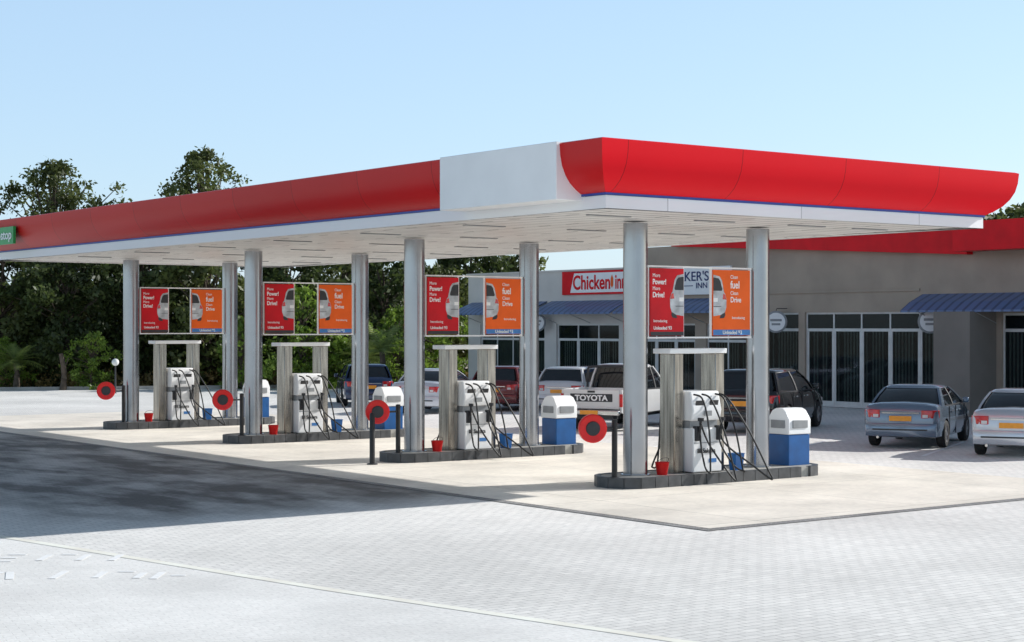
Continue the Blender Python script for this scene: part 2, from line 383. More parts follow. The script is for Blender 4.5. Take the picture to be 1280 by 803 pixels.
part('neck',pump,MB().box(-.33,.33,-.30,.30,.802,.925),M['grey'])
for s in (-1,1):
    for x in (-.17,.17):
        part('display',pump,MB().box(-.10,.10,-.006,.006,-.05,.05),M['dark'],loc=(x,s*.383,1.24),rot=(rad(-13.5)*s,0,0))
    part('keypad',pump,MB().box(-.09,.09,-.008,.008,-.045,.045),M['grey'],loc=(0,s*.409,1.06))
    part('door_line',pump,MB().box(-.33,.33,-.003,.003,-.005,.005),M['grey'],loc=(0,s*.403,.54))
    part('blue_logo',pump,MB().box(-.09,.09,-.003,.003,-.035,.035),M['lightblue'],loc=(.12,s*.404,.22))
    for x in (-.26,.26):
        part('holster',pump,MB().box(x-.055,x+.055,s*.40-.05,s*.40+.05,.58,.84),M['dark'],bevel=.01)
        nz=MB(); nz.tube([(x,s*.49,.98),(x,s*.50,.86),(x,s*.47,.74)],(.028,.02),8,smooth=3); nz.box(x-.018,x+.018,s*.50-.06,s*.50+.06,.93,.99)
        part('nozzle',pump,nz,M['dark'],smooth=40)
for s in (-1,1):
    for i,x in enumerate((-.30,-.1,.22,.32)):
        out=(.3,.5,.45,.8)[i]; sw=(-.05,.3,.2,.62)[i]
        h=MB(); h.tube([(x,s*.36,1.40),(x+.06,s*.54,1.30),(x+.12+sw*.3,s*(.56+out*.3),.75),(x+.12+sw*.7,s*(.52+out*.6),.10),(x+sw*.9+.06,s*(.58+out*.6),-.12 if i in(1,3) else .04),(x+sw*.5,s*(.56+out*.4),.14),(x*.9,s*.51,.55),((-.26,-.26,.26,.26)[i],s*.485,.92)],.017,7,smooth=7)
        part('hose',pump,h,M['black'],smooth=60)
lettering('Sakura',.115,M['dark'],pump,(-.13,-.412,.36),FY,'LEFT',.002)
part('logo_square',pump,MB().box(-.25,-.16,-.412,-.403,.36,.44),M['dark'])

# hanging posters
ps=top('poster_frame','pair of red and orange posters in a white frame between columns','poster',(21.15,22.5,0),group='poster frames between the columns')
fr=MB()
fr.box(-1.27,1.27,.03,.07,3.84,3.87); fr.box(-1.27,1.27,.03,.07,2.58,2.61)
for x in (-1.27,-.44,.24,1.22): fr.box(x,x+.025,.03,.07,2.61,3.84)
part('frame',ps,fr,M['white'])
def poster(x0,x1,m,words,carside):
    p=part('poster',ps,MB().box(x0,x1,.0,.028,2.63,3.82),m)
    z=3.74
    for w,sz,bd in words:
        z-=sz*.80
        lettering(w,sz,M['white'],p,(x0+.05 if carside>0 else x1-.50,-.001,z),FY,'LEFT',bd,xs=.85)
        z-=sz*.22
    c=MB(); xs=x1 if carside>0 else x0; sg=-1 if carside>0 else 1
    def q(pts,y,mi): c.add([(xs+sg*a_,y,3.02+bz) for a_,bz in pts],[tuple(range(len(pts)))],mi)
    q([(.004,-.04),(.18,-.02),(.29,.03),(.325,.12),(.33,.27),(.30,.36),(.27,.39),(.22,.60),(.16,.68),(.004,.71)],-.003,0)
    q([(.004,.42),(.21,.42),(.225,.45),(.175,.60),(.13,.645),(.004,.66)],-.005,1)
    q([(.23,.27),(.325,.26),(.30,.35),(.25,.37)],-.005,2)
    q([(.004,.13),(.20,.13),(.20,.14),(.004,.14)],-.005,1)
    q([(.004,.22),(.11,.22),(.11,.29),(.004,.29)],-.005,3)
    q([(.16,-.08),(.27,-.07),(.30,-.02),(.29,.03),(.18,-.02)],-.0045,1)
    part('car_picture',p,c,[M['silverprint'],M['dark'],M['tail'],M['white']])
    return p
p1=poster(-1.24,-.45,M['redposter'],[('More',.095,.0),('Power!',.13,.003),('More',.095,.0),('Drive!',.13,.003)],1)
p2=poster(.27,1.2,M['orange'],[('Clean',.095,.0),('fuel',.19,.003),('Clean',.10,.0),('Drive',.14,.002)],-1)
lettering('Introducing',.07,M['white'],p1,(-1.17,-.002,2.87),FY); lettering('Introducing',.07,M['white'],p2,(.74,-.002,2.93),FY)
part('footer',p2,MB().box(.272,1.198,-.004,-.001,2.635,2.735),M['lightblue']); lettering('Unleaded 93',.095,M['white'],p2,(.50,-.008,2.655),FY,'LEFT',.001)
lettering('Unleaded 93',.085,M['white'],p1,(-1.17,-.003,2.74),FY,'LEFT',.001)
part('footer',p1,MB().box(-1.238,-.452,-.003,-.001,2.633,2.70),M['dark'])

bn=top('litter_bin','blue litter bin with white hooded lid on the island','bin',(23.50,22.62,.19),group='litter bins on the islands')
part('body',bn,MB().box(-.28,.28,-.26,.26,.0,.58),M['blue'],bevel=.012)
lid=MB(); 
def rr(w,d,z,yo=0): return [(-w,-d+yo,z),(w,-d+yo,z),(w,d,z),(-w,d,z)]
lid.loft([rr(.295,.275,.585),rr(.295,.275,.86),rr(.285,.16,1.03,.0),rr(.27,.08,1.07,.0)])
part('lid',bn,lid,M['white'],bevel=.012)
part('flap',bn,MB().box(-.2,.2,-.295,-.27,.70,.85),M['grey'],bevel=.01)
part('side_flap',bn,MB().box(-.315,-.29,-.18,.18,.70,.85),M['grey'],bevel=.01)
bk=top('sand_bucket','red fire bucket beside the island column','bucket',(20.05,22.35,.19),group='red buckets')
part('pail',bk,MB().lathe([(0,0),(.09,0),(.125,.22),(.135,.23),(.115,.225),(.085,.03),(0,.03)],20),M['redp'],smooth=40)
part('handle',bk,MB().tube([(-.125,0,.22),(-.09,-.07,.29),(0,-.09,.31),(.09,-.07,.29),(.125,0,.22)],.005,6,smooth=4),M['dark'])
bp_=top('water_container','small blue water container at the foot of the pump','container',(21.78,22.28,.19),group='blue water containers')
part('tub',bp_,MB().loft([[(-.09,-.08,0),(.09,-.08,0),(.09,.08,0),(-.09,.08,0)],[(-.115,-.105,.30),(.115,-.105,.30),(.115,.105,.30),(-.115,.105,.30)]]),M['blue'],bevel=.01)
part('rim',bp_,MB().box(-.12,.12,-.11,.11,.302,.315),M['blue'])
rl=top('hose_reel','round red hose reel on a black post','hose reel',(19.02,22.42,.19),group='red hose reels')
part('post',rl,MB().lathe([(0,0),(.09,0),(.09,.015),(.05,.02),(.05,1.0),(.0,1.01)],16),M['black'],smooth=40)
part('arm',rl,MB().tube([(0,0,.86),(-.28,-.02,.86),(-.50,-.03,.87)],.02,8),M['dark'])
dk=MB().lathe([(0,-.05),(.10,-.05),(.10,-.03),(.155,-.03),(.17,-.06),(.235,-.06),(.245,-.04),(.245,.05),(.225,.06),(.1,.04),(0,.04)],36,'y')
part('drum',rl,dk,M['redp'],smooth=35,loc=(-.52,-.03,.87),rot=(0,0,rad(-25)))
part('hub',rl,MB().lathe([(0,.062),(.115,.062),(.125,.05),(.125,.0)],20,'y'),M['dark'],smooth=35,loc=(-.52,-.03,.87),rot=(0,0,rad(-25)))
for i in range(1,4):
    dy=6.98*i
    for o in (isl,pump,ps,bn,bk,bp_,rl):
        copy_thing(o,(o.location.x+(.11*i if o is rl else 0),o.location.y+dy,o.location.z))
bo=top('bollard','slim black bollard standing in front of the island','bollard',(18.38,29.2,.012))
part('shaft',bo,MB().lathe([(0,0),(.055,0),(.055,1.0),(.04,1.04),(0,1.05)],16),M['black'],smooth=40)
part('foot',bo,MB().lathe([(.056,0),(.11,0),(.11,.02),(.056,.03)],16),M['dark'])

# ------------------------------------------------------------ building
bl=top('shop_building','low beige shop building with red parapet and glass doors','building',(44,0,0))
ops=[(28.5,33.3,.35,3.2),(35.3,41.6,.02,3.28),(41.9,43.5,.35,3.28),(44.4,46.6,.8,2.9),(47.2,50.6,.02,2.9),(51.6,55.6,.02,2.9),(56.4,61.0,.8,2.9)]
def strips(ylo,yhi,ztop,t=.25):
    m=MB(); y=ylo
    for (a,b,z0,z1) in ops:
        if b<=ylo or a>=yhi: continue
        if a>y: m.box(0,t,y,a,0,ztop)
        if z0>.05: m.box(0,t,a,b,0,z0)
        m.box(0,t,a,b,z1,ztop); y=b
    if y<yhi: m.box(0,t,y,yhi,0,ztop)
    return m
part('wall',bl,strips(15,50.9,5.85),M['wall'])
part('wall',bl,strips(50.9,61.9,5.05),M['wallwhite'],label='paler lower wall of the takeaway wing')
sh=MB(); sh.box(9,9.2,15,61.9,0,5.0); sh.box(.25,9,61.7,61.9,0,5.0); sh.box(.25,9,15,15.2,0,5.0)
part('rear_wall',bl,sh,M['wallwhite'])
part('flat_roof',bl,MB().box(.252,9.2,15,61.9,5.002,5.04),M['roofsheet'])
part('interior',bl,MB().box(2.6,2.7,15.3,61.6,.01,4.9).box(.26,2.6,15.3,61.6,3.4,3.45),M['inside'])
part('coping',bl,MB().box(-.06,.3,50.92,61.95,5.05,5.12),M['wallwhite'])
part('string_course',bl,MB().box(-.05,-.003,36.5,50.9,3.95,4.03),M['wall'])
w=MB(); w.loft([[(-.30,48.2,5.83),(-.30,34.4,5.06),(-.30,34.4,5.93),(-.30,48.2,5.93)],[(-.003,48.2,5.83),(-.003,34.4,5.06),(-.003,34.4,5.93),(-.003,48.2,5.93)]])
part('parapet_panel',bl,w,M['redflat'])
part('parapet_canopy',bl,MB().box(-1.0,-.302,15,34.4,5.14,6.05).box(-.30,.25,15,34.4,5.86,6.04),M['redflat'])
part('wing_wall',bl,MB().box(-1.3,-.003,33.5,34.9,0,3.25),M['pier'])
for (a,b,z0,z1) in ops:
    win='door' if z0<.1 else 'window'
    n=max(1,round((b-a)/1.25)); f=MB(); t=.06
    for i in range(n+1):
        y=a+(b-a-t)*i/n; f.box(.08,.14,y,y+t,z0,z1)
    zt=2.62 if z1>3 else 2.2
    f.box(.085,.135,a+t,b-t,z0,z0+.09); f.box(.085,.135,a+t,b-t,z1-.07,z1)
    f.box(.083,.138,a+t,b-t,zt,zt+.10)
    if win=='door':
        for i in range(n):
            y=a+(b-a-t)*i/n+t; y2=a+(b-a-t)*(i+1)/n
            f.box(.087,.132,y+.001,y+.06,z0+.09,zt-.002); f.box(.087,.132,y2-.06,y2-.001,z0+.09,zt-.002); f.box(.088,.131,y+.06,y2-.06,z0+.09,z0+.2)
    o=part('shop_front',bl,MB().box(.105,.112,a,b,z0,z1),M['glass'])
    part('frame',o,f,M['framew'])
    bd=MB(); y=a+.1
    random.seed(int(a*10))
    while y<b-.2:
        if random.random()<.8: bd.box(.18,.19,y,y+.07,z0+.05,zt)
        y+=.14
    part('blind',o,bd,M['blind'])
def awning(y0,y1,z0,z1,out):
    m=MB(); m.loft([[(-.01,y0,z1),(-.01,y1,z1),(-.01,y1,z1-.04),(-.01,y0,z1-.04)],[(-out*.6,y0,z1-(z1-z0)*.45),(-out*.6,y1,z1-(z1-z0)*.45),(-out*.6,y1,z1-(z1-z0)*.45-.04),(-out*.6,y0,z1-(z1-z0)*.45-.04)],[(-out,y0,z0+.06),(-out,y1,z0+.06),(-out,y1,z0),(-out,y0,z0)]])
    aw=top('awning','curved blue corrugated awning fixed above the shop windows','awning',(44,0,0),group='blue awnings on the shop front')
    part('sheet',aw,m,M['awning'])
    for y in np.arange(y0+.3,y1,2.2): part('bracket',aw,MB().tube([(0,y,z0-.35),(-out*.95,y,z0)],.015,6),M['frame'])
awning(56.2,61.6,3.28,3.84,1.1); awning(50.9,55.9,3.28,3.84,1.1); awning(44.2,50.7,3.28,3.84,1.1); awning(20,36.4,3.24,3.84,1.1)
sg=top('shop_sign','white and red takeaway sign with red lettering on the parapet','sign',(43.96,0,0))
part('board',sg,MB().box(-.06,.037,50.95,55.1,4.08,5.03),M['redflat'],bevel=.01)
wf=MB(); wf.add([(-.0625,54.55,4.16),(-.0625,51.0,4.16),(-.0625,51.0,4.95),(-.0625,54.3,4.95)],[(0,1,2,3)])
part('text_field',sg,wf,M['white'])
lettering('Chicken',.80,M['redflat'],sg,(-.068,54.38,4.30),FX,'LEFT',.018,width=2.35); lettering('inn',.80,M['redflat'],sg,(-.068,51.72,4.30),FX,'LEFT',.018,width=.64)
em=MB(); em.add([(-.070,51.98,4.70),(-.070,51.90,4.86),(-.070,51.82,4.70),(-.070,51.82,4.42),(-.070,51.9,4.32),(-.070,51.98,4.42)],[tuple(range(6))])
part('emblem',sg,em,M['orange'])
sg2=top('shop_sign','white bakery sign with dark blue lettering on the parapet','sign',(43.96,0,0))
part('board',sg2,MB().box(-.06,.037,45.2,49.2,3.98,5.02),M['white'],bevel=.01)
lettering("BAKER'S",.50,M['navy'],sg2,(-.068,48.38,4.50),FX,'LEFT',.005,width=2.0); lettering("INN",.30,M['navy'],sg2,(-.068,47.05,4.22),FX,'LEFT',.003,width=.60)
part('wheat_line',sg2,MB().box(-.066,-.061,47.2,48.5,4.30,4.33),M['navy'])
for i,(y) in enumerate((42.4,35.6,56.15)):
    r=top('round_sign','round white hanging sign bracketed off the shop wall','sign',(43.4,y,2.95),rot=rad(39),group='round hanging signs')
    part('disc',r,MB().lathe([(0,-.05),(.35,-.05),(.39,-.03),(.39,.03),(.35,.05),(0,.05)],32,'x'),M['grey'],smooth=35)
    part('face',r,MB().lathe([(0,-.056),(.32,-.056),(.32,-.052)],32,'x'),M['white'])
    part('emblem',r,MB().box(-.062,-.058,-.2,.2,.02,.10).box(-.062,-.058,-.15,.15,-.12,-.05),M['grey'])
    part('bracket',r,MB().tube([(0,0,.39),(.05,-.02,.47),(.45,-.34,.47)],.015,6),M['dark'])

# ------------------------------------------------------------ cars
def hermite(tab,y):
    ys=[t[0] for t in tab]
    for i in range(len(tab)-1):
        if y<=ys[i+1]+1e-9: break
    t=(y-ys[i])/(ys[i+1]-ys[i]); out=[]
    for c in range(1,len(tab[0])):
        def sl(k):
            if k<=0 or k>=len(tab)-1: return 0
            return (tab[k+1][c]-tab[k-1][c])/(ys[k+1]-ys[k-1])
        h=ys[i+1]-ys[i]; a,b=tab[i][c],tab[i+1][c]; m0,m1=sl(i)*h,sl(i+1)*h
        if i==0: m0=(b-a)*1.6
        if i==len(tab)-2: m1=(b-a)*1.6
        out.append((2*t**3-3*t*t+1)*a+(t**3-2*t*t+t)*m0+(-2*t**3+3*t*t)*b+(t**3-t*t)*m1)
    return out
def body_ring(y,w,zb,zs,zc):
    h=zs-zb
    half=[(0,zb),(w*.80,zb),(w*.95,zb+.05),(w*.995,zb+h*.3),(w,zb+h*.5),(w*.995,zb+h*.62),(w*.97,zs-.09),(w*.945,zs-.03),(w*.90,zs),(w*.6,zs+(zc-zs)*.65),(0,zc)]
    return [(x,y,z) for x,z in half]+[(-x,y,z) for x,z in reversed(half[1:-1])]
def bool_wheels(mb,mats,ys,r,w):
    me=mb.mesh('body',mats,30); o=bpy.data.objects.new('tmp',me); COL.objects.link(o)
    c=MB()
    for y in ys:
        for s in (-1,1): c.lathe([(r,0),(r,.5)],28,'x',(w-.27 if s>0 else -w-.23,y,r*.86))
    cm=c.mesh('cut',[M['dark']]); co=bpy.data.objects.new('cut',cm); COL.objects.link(co)
    md=o.modifiers.new('b','BOOLEAN'); md.object=co; md.operation='DIFFERENCE'; md.solver='EXACT'
    try: md.material_mode='TRANSFER'
    except: pass
    dg=bpy.context.evaluated_depsgraph_get(); dg.update()
    res=bpy.data.meshes.new_from_object(o.evaluated_get(dg))
    bpy.data.objects.remove(o); bpy.data.objects.remove(co)
    res.polygons.foreach_set('use_smooth',[True]*len(res.polygons)); res.set_sharp_from_angle(angle=rad(32))
    return res
def wheel(car,x,y,r,w=.2):
    s=1 if x>0 else -1
    wh=bpy.data.objects.new('wheel',None); COL.objects.link(wh); wh.parent=car; wh.location=(x,y,r)
    part('tyre',wh,MB().lathe([(r*.62,-w/2),(r*.93,-w/2),(r,-w/2+.03),(r,w/2-.03),(r*.93,w/2),(r*.62,w/2),(r*.62,-w/2)],32,'x'),M['tyre'],smooth=35)
    rm=MB(); rm.lathe([(0,.02*s),(r*.6,.02*s),(r*.63,(w/2-.005)*s),(r*.56,(w/2-.01)*s),(r*.55,.035*s)],32,'x')
    for k in range(5):
        a=2*math.pi*k/5; ca,sa=math.cos(a),math.sin(a)
        p=[(.05,-.05),(r*.58,-.035),(r*.58,.035),(.05,.05)]
        vs=[(xx,u*ca-v*sa,u*sa+v*ca) for xx in (.03*s,(w/2-.02)*s) for u,v in p]
        rm.add(vs,[(0,1,2,3),(4,5,6,7),(0,1,5,4),(1,2,6,5),(2,3,7,6),(3,0,4,7)])
    rm.lathe([(.07,.03*s),(.07,(w/2-.01)*s),(0,(w/2)*s)],14,'x')
    part('rim',wh,rm,M['rim'],smooth=30)
def greenhouse(car,pm,zb,zr,yr,yf,yru,yfu,wb,wu,cw=.32,glassn='window',roofz=.05):
    def ring(f,e=0):
        z=zb+(zr-zb)*f; g=f-.10*math.sin(math.pi*f)
        w=wb+(wu-wb)*g+e; a=yr+(yru-yr)*g-e; b=yf+(yfu-yf)*g+e
        return [(-w*.86,a-.0,z),(0,a-.05,z),(w*.86,a,z),(w,a+.12,z),(w*1.01,(a+b)/2,z),(w,b-.2,z),(w*.84,b-.02,z),(0,b+.06,z),(-w*.84,b-.02,z),(-w,b-.2,z),(-w*1.01,(a+b)/2,z),(-w,a+.12,z)]
    part(glassn,car,MB().loft([ring(f) for f in (0,.25,.5,.75,1)]),M['carglass'],smooth=30)
    rr_=[ring(.93,.012),ring(1.0,.012)]
    r3=[(x*.93,(y-(yru+yfu)/2)*.95+(yru+yfu)/2,zr+roofz*.6) for x,y,z in ring(1)]
    r4=[(x*.6,(y-(yru+yfu)/2)*.6+(yru+yfu)/2,zr+roofz) for x,y,z in ring(1)]
    part('roof',car,MB().loft(rr_+[r3,r4]),pm,smooth=50)
    def plate(s,f0y0,f0y1,f1y0,f1y1):
        m=MB(); rings=[]
        for f in (-.03,.3,.6,.97):
            g=f-.10*math.sin(math.pi*f) if f>0 else f
            w=wb+(wu-wb)*g; z=zb+(zr-zb)*f
            y0=f0y0+(f1y0-f0y0)*g; y1=f0y1+(f1y1-f0y1)*g
            rings.append([(s*(w-.03),y0,z),(s*(w+.022),y0,z),(s*(w+.022),y1,z),(s*(w-.03),y1,z)])
        return m.loft(rings)
    mid=(yr+yf)/2-.02; midu=mid*.5+((yru+yfu)/2)*.5
    for s in (-1,1):
        part('pillar',car,plate(s,yr-.02,yr+cw,yru-.01,yru+cw*.45),pm)
        part('pillar',car,plate(s,mid-.04,mid+.05,midu-.04,midu+.03),M['dark'])
        part('pillar',car,plate(s,yf-.15,yf-.07,yfu-.13,yfu-.04),pm)
        part('side_trim',car,MB().box(min(s*wb,s*(wb+.025)),max(s*wb,s*(wb+.025)),yr+cw,yf-.1,zb-.02,zb+.01),M['dark'])
def sedan(label,pm,loc,rot,group='cars parked by the shops',wag=False,lights=M['tail'],plate=True,scale=1):
    car=top('parked_car',label,'car',(*loc,.012),rot,group,None,scale)
    tab=[(-2.22,.70,.44,.78,.80),(-2.13,.83,.30,.95,.98),(-1.95,.855,.25,1.0,1.05),(-1.4,.87,.2,.98,1.06),(-.5,.88,.2,.95,1.0),(.6,.88,.2,.925,.98),(1.15,.87,.2,.90,1.0),(1.7,.84,.22,.83,.90),(2.08,.78,.26,.70,.76),(2.22,.62,.36,.58,.62)]
    ys=sorted(set([round(y,3) for y in np.linspace(-2.22,2.22,38)]+[-2.2,-2.17,2.2,2.16]))
    mb=MB(); mb.loft([body_ring(y,*hermite(tab,y)) for y in ys])
    part('body',car,bool_wheels(mb,[pm],(-1.32,1.33),.36,.87),[pm])
    if wag: greenhouse(car,pm,.94,1.42,-2.02,1.12,-1.75,.2,.80,.63,.2)
    else: greenhouse(car,pm,.95,1.37,-1.62,1.12,-.98,.16,.80,.61,.34)
    for x in (-.78,.78):
        for y in (-1.32,1.33): wheel(car,x,y,.31)
    part('rear_bumper',car,MB().loft([[(-.80,-2.20,z),(-.60,-2.30+e,z),(.60,-2.30+e,z),(.80,-2.20,z),(.84,-1.75,z),(-.84,-1.75,z)] for z,e in ((.28,.05),(.34,.0),(.54,.0),(.58,.04))]),pm,smooth=35)
    part('front_bumper',car,MB().loft([[(-.76,2.18,z),(-.5,2.28-e,z),(.5,2.28-e,z),(.76,2.18,z),(.84,1.75,z),(-.84,1.75,z)] for z,e in ((.24,.05),(.3,.0),(.5,.0),(.56,.05))]),pm,smooth=35)
    for s in (-1,1):
        tl=MB().loft([[(s*.47,-2.235,z),(s*.72,-2.215,z),(s*.855,-2.06,z),(s*.80,-2.0,z),(s*.47,-2.05,z)] for z in (.70,.88)])
        part('tail_light',car,tl,lights,smooth=50,bevel=.012)
        part('reverse_lamp',car,MB().box(min(s*.50,s*.62),max(s*.50,s*.62),-2.245,-2.23,.715,.78),M['lamp'])
        part('headlight',car,MB().loft([[(s*.42,2.2,z),(s*.62,2.16,z),(s*.80,2.0,z),(s*.74,1.9,z),(s*.42,1.95,z)] for z in (.56,.70)]),M['lamp'],bevel=.012)
        part('wing_mirror',car,MB().box(min(s*.86,s*1.0),max(s*.86,s*1.0),.78,.92,.95,1.08),pm,bevel=.03)
        for y in (-.75,.2): part('door_handle',car,MB().box(min(s*.872,s*.905),max(s*.872,s*.905),y,y+.17,.80,.83),M['chrome'],bevel=.006)
        for y in (-.98,-.2,.92): part('door_seam',car,MB().box(min(s*.86,s*.884),max(s*.86,s*.884),y,y+.012,.28,.93),M['dark'])
    part('licence_plate',car,MB().box(-.25,.25,-2.255,-2.235,.63,.745),M['plate'] if plate else M['white'])
    part('boot_trim',car,MB().box(-.42,.42,-2.245,-2.225,.80,.825),M['chrome'])
    part('bumper_strip',car,MB().box(-.62,.62,-2.312,-2.303,.42,.455),M['dark'])
    part('exhaust_pipe',car,MB().cyl(.03,.12,(-.5,-2.2,.26),12,'y'),M['chrome'])
    return car
HR=math.atan2(-.88,.476)
sedan('silver blue sedan with orange plate parked by the shops',paint('silver_blue_paint',(.19,.25,.33),.5),(32.3,26.8),HR)
sedan('pale silver sedan with orange plate parked by the shops',paint('pale_silver_paint',(.60,.62,.66),.4),(32.0,23.55),HR)
sedan('white sedan parked behind the pump islands',paint('white_car_paint',(.60,.64,.70),.1),site(-2.45,56),HR+.15)
sedan('dark blue hatchback parked behind the pump islands',paint('navy_car_paint',(.02,.04,.10),.3),site(-5.3,61),HR+.6,wag=True)
sedan('dark red hatchback parked near the takeaway entrance',paint('dark_red_car_paint',(.16,.02,.02),.3),site(.1,58),HR+.1,wag=True)
sedan('white estate car parked near the takeaway entrance',paint('white_car_paint2',(.68,.69,.70),0),site(2.4,57),HR,wag=True)
sedan('black closed rounded off-road car in front of the shop doors',paint('black_truck_paint',(.012,.012,.014),.2),(33.5,33.0),HR,wag=True,scale=1.13)

def pickup(label,pm,loc,rot,word):
    car=top('pickup_truck',label,'pickup truck',(*loc,.012),rot,'cars parked by the shops')
    tab=[(-.62,.86,.42,1.08,1.08),(-.3,.865,.40,1.08,1.1),(.9,.865,.40,1.06,1.1),(1.2,.86,.40,1.05,1.13),(1.9,.84,.42,1.0,1.08),(2.35,.80,.45,.90,.95),(2.46,.72,.5,.84,.86)]
    ys=[round(y,3) for y in np.linspace(-.62,2.46,28)]
    mb=MB(); mb.loft([body_ring(y,*hermite(tab,y)) for y in ys])
    part('body',car,bool_wheels(mb,[pm],(1.55,),.45,.86),[pm])
    for s in (-1,1):
        bd=MB()
        n=14; arc=[(-1.45+.45*math.cos(math.pi*i/n),.40+.43*math.sin(math.pi*i/n)) for i in range(n+1)]
        xo,xi=s*.86,s*.802
        outl=[(-.64,.45)]+[(y,max(.45,z)) for y,z in arc]+[(-2.42,.5),(-2.42,1.12),(-.64,1.12)]
        bd.loft([[(xo,y,z) for y,z in outl],[(xi,y,z) for y,z in outl]])
        part('bed_side',car,bd,pm)
    part('load_bed',car,MB().box(-.80,.80,-2.38,-.66,.62,.68),pm)
    part('bed_front',car,MB().box(-.80,.80,-.70,-.64,.682,1.10),pm)
    tg=part('tailgate',car,MB().box(-.795,.795,-2.45,-2.40,.60,1.11),pm,bevel=.015)
    if word:
        part('lettered_band',tg,MB().box(-.60,.60,-2.457,-2.451,.79,1.00),M['dark'])
        lettering('TOYOTA',.20,M['white'],tg,(0,-2.461,.825),FY,'CENTER',.007,xs=1.12)
    part('tailgate_handle',tg,MB().box(-.1,.1,-2.47,-2.451,1.03,1.08),M['dark'])
    greenhouse(car,pm,1.08,1.70,-.56,1.15,-.42,.45,.80,.66,.16,roofz=.06)
    for x in (-.76,.76):
        for y in (-1.45,1.55): wheel(car,x,y,.37,.24)
    part('rear_bumper',car,MB().box(-.84,.84,-2.62,-2.47,.45,.58),M['chrome'],bevel=.03)
    part('front_bumper',car,MB().box(-.84,.84,2.42,2.60,.45,.66),M['chrome'],bevel=.04)
    for s in (-1,1):
        part('tail_light',car,MB().box(min(s*.80,s*.875),max(s*.80,s*.875),-2.47,-2.40,.66,1.0),M['tail'],bevel=.01)
        part('headlight',car,MB().box(min(s*.5,s*.8),max(s*.5,s*.8),2.38,2.47,.70,.86),M['lamp'],bevel=.02)
        part('wing_mirror',car,MB().box(min(s*.88,s*1.06),max(s*.88,s*1.06),.88,.98,1.1,1.32),M['dark'],bevel=.03)
    part('licence_plate',car,MB().box(-.25,.25,-2.64,-2.622,.46,.57),M['plate'])
    rb=MB().tube([(-.76,-.85,1.12),(-.74,-.85,1.55),(-.6,-.85,1.68),(.6,-.85,1.68),(.74,-.85,1.55),(.76,-.85,1.12)],.035,8,smooth=3)
    part('roll_bar',car,rb,M['dark'],smooth=50)
    part('chassis',car,MB().box(-.6,.6,-2.4,2.3,.32,.44),M['dark'])
    return car
pickup('white double cab pickup truck with lettered tailgate',paint('white_truck_paint',(.74,.74,.73),0),(30.9,36.0),HR,1)

# ------------------------------------------------------------ trees
def leaves_mesh(name,centres,radii,per,size,m):
    C=[]
    for c,r in zip(centres,radii):
        n=int(per*(r**2))+6; d=rng.normal(size=(n,3)); d/=np.linalg.norm(d,axis=1)[:,None]
        rr=np.abs(rng.normal(.72,.30,n))*r; C.append(np.array(c)+d*rr[:,None]*np.array([1,1,.7]))
    P=np.concatenate(C); n=len(P)
    u=rng.normal(size=(n,3)); u/=np.linalg.norm(u,axis=1)[:,None]
    t=rng.normal(size=(n,3)); v=np.cross(u,t); v/=np.linalg.norm(v,axis=1)[:,None]
    s=size*(.5+1.0*rng.random(n))[:,None]
    V=np.stack([P-u*s,P-v*s*.5,P+u*s,P+v*s*.5],1).reshape(-1,3)
    F=np.arange(4*n).reshape(-1,4)
    me=bpy.data.meshes.new(name); me.from_pydata(V.tolist(),[],F.tolist()); me.materials.append(m); me.update()
    return me
def tree_parts(h,spread,seed,m,clumps=90,base=.1,shape='round',size=.13,per=300,rmin=.35,rmax=.8):
    rn=random.Random(seed); tr=MB()
    tr.tube([(0,0,-.1),(rn.uniform(-.2,.2),rn.uniform(-.2,.2),h*.35),(rn.uniform(-.3,.3),rn.uniform(-.3,.3),h*.65),(0,0,h*.9)],(.024*h,.005*h),9,smooth=4)
    ph=[rn.uniform(0,6.28) for _ in range(5)]
    cs=[];rs_=[]
    for i in range(clumps):
        f=rn.random()**.85; a=rn.uniform(0,6.283)
        if shape=='round': w=spread*(max(0,math.sin(math.pi*(.10+.86*f)))**.55)
        elif shape=='open': w=spread*(1-f**6)*(.7+.3*f)
        else: w=spread*(1-f)**.8
        w*=.80+.22*math.sin(2*a+ph[0]+f*5)+.16*math.sin(3*a+ph[1]-f*9)+.10*math.sin(5*a+ph[2]+f*14)
        d=w*(rn.uniform(.10,1)**.5)
        r=rn.uniform(rmin,rmax)*(1.1-.45*f)
        z=h*(base+(1-base)*f)-r*.5
        c=(d*math.cos(a),d*math.sin(a),z); cs.append(c); rs_.append(r)
        if i%2==0:
            z0=max(h*.15,c[2]*rn.uniform(.55,.78))
            tr.tube([(0,0,z0),(c[0]*.5,c[1]*.5,(z0+c[2])*.5+.1),c],(.007*h,.015),5,smooth=2)
    return tr.mesh('trunk',[M['bark']],50),leaves_mesh('crown',cs,rs_,per,size,m)
protos={}
kinds={'tall':(11.1,4.9,5,M['leaf2'],190,.32,'open',.11,240,.4,.95),'tall2':(11.8,4.2,9,M['leaf2'],150,.32,'open',.11,240,.35,.85),
 'broad':(7.2,3.6,3,M['leaf'],130,.03,'round',.14,230,.45,.95),'broad2':(6.6,3.2,14,M['leaf2'],120,.04,'round',.14,230,.4,.9),'broad3':(6.9,3.4,33,M['leaf'],120,.03,'round',.14,230,.4,.95),
 'bright':(4.6,2.2,21,M['leaf3'],80,.04,'round',.11,260,.3,.6),'cypress':(9,1.3,8,M['leaf'],90,.03,'cone',.12,330,.3,.55)}
def tree(kind,loc,scale,rot,label,name='tree'):
    if kind not in protos: protos[kind]=tree_parts(*kinds[kind])
    tm,lm=protos[kind]
    t=top(name,label,'tree',(*loc,0),rot,None,None,scale)
    for n,me in (('trunk',tm),('crown',lm)):
        o=bpy.data.objects.new(n,me); COL.objects.link(o); o.parent=t
    return t
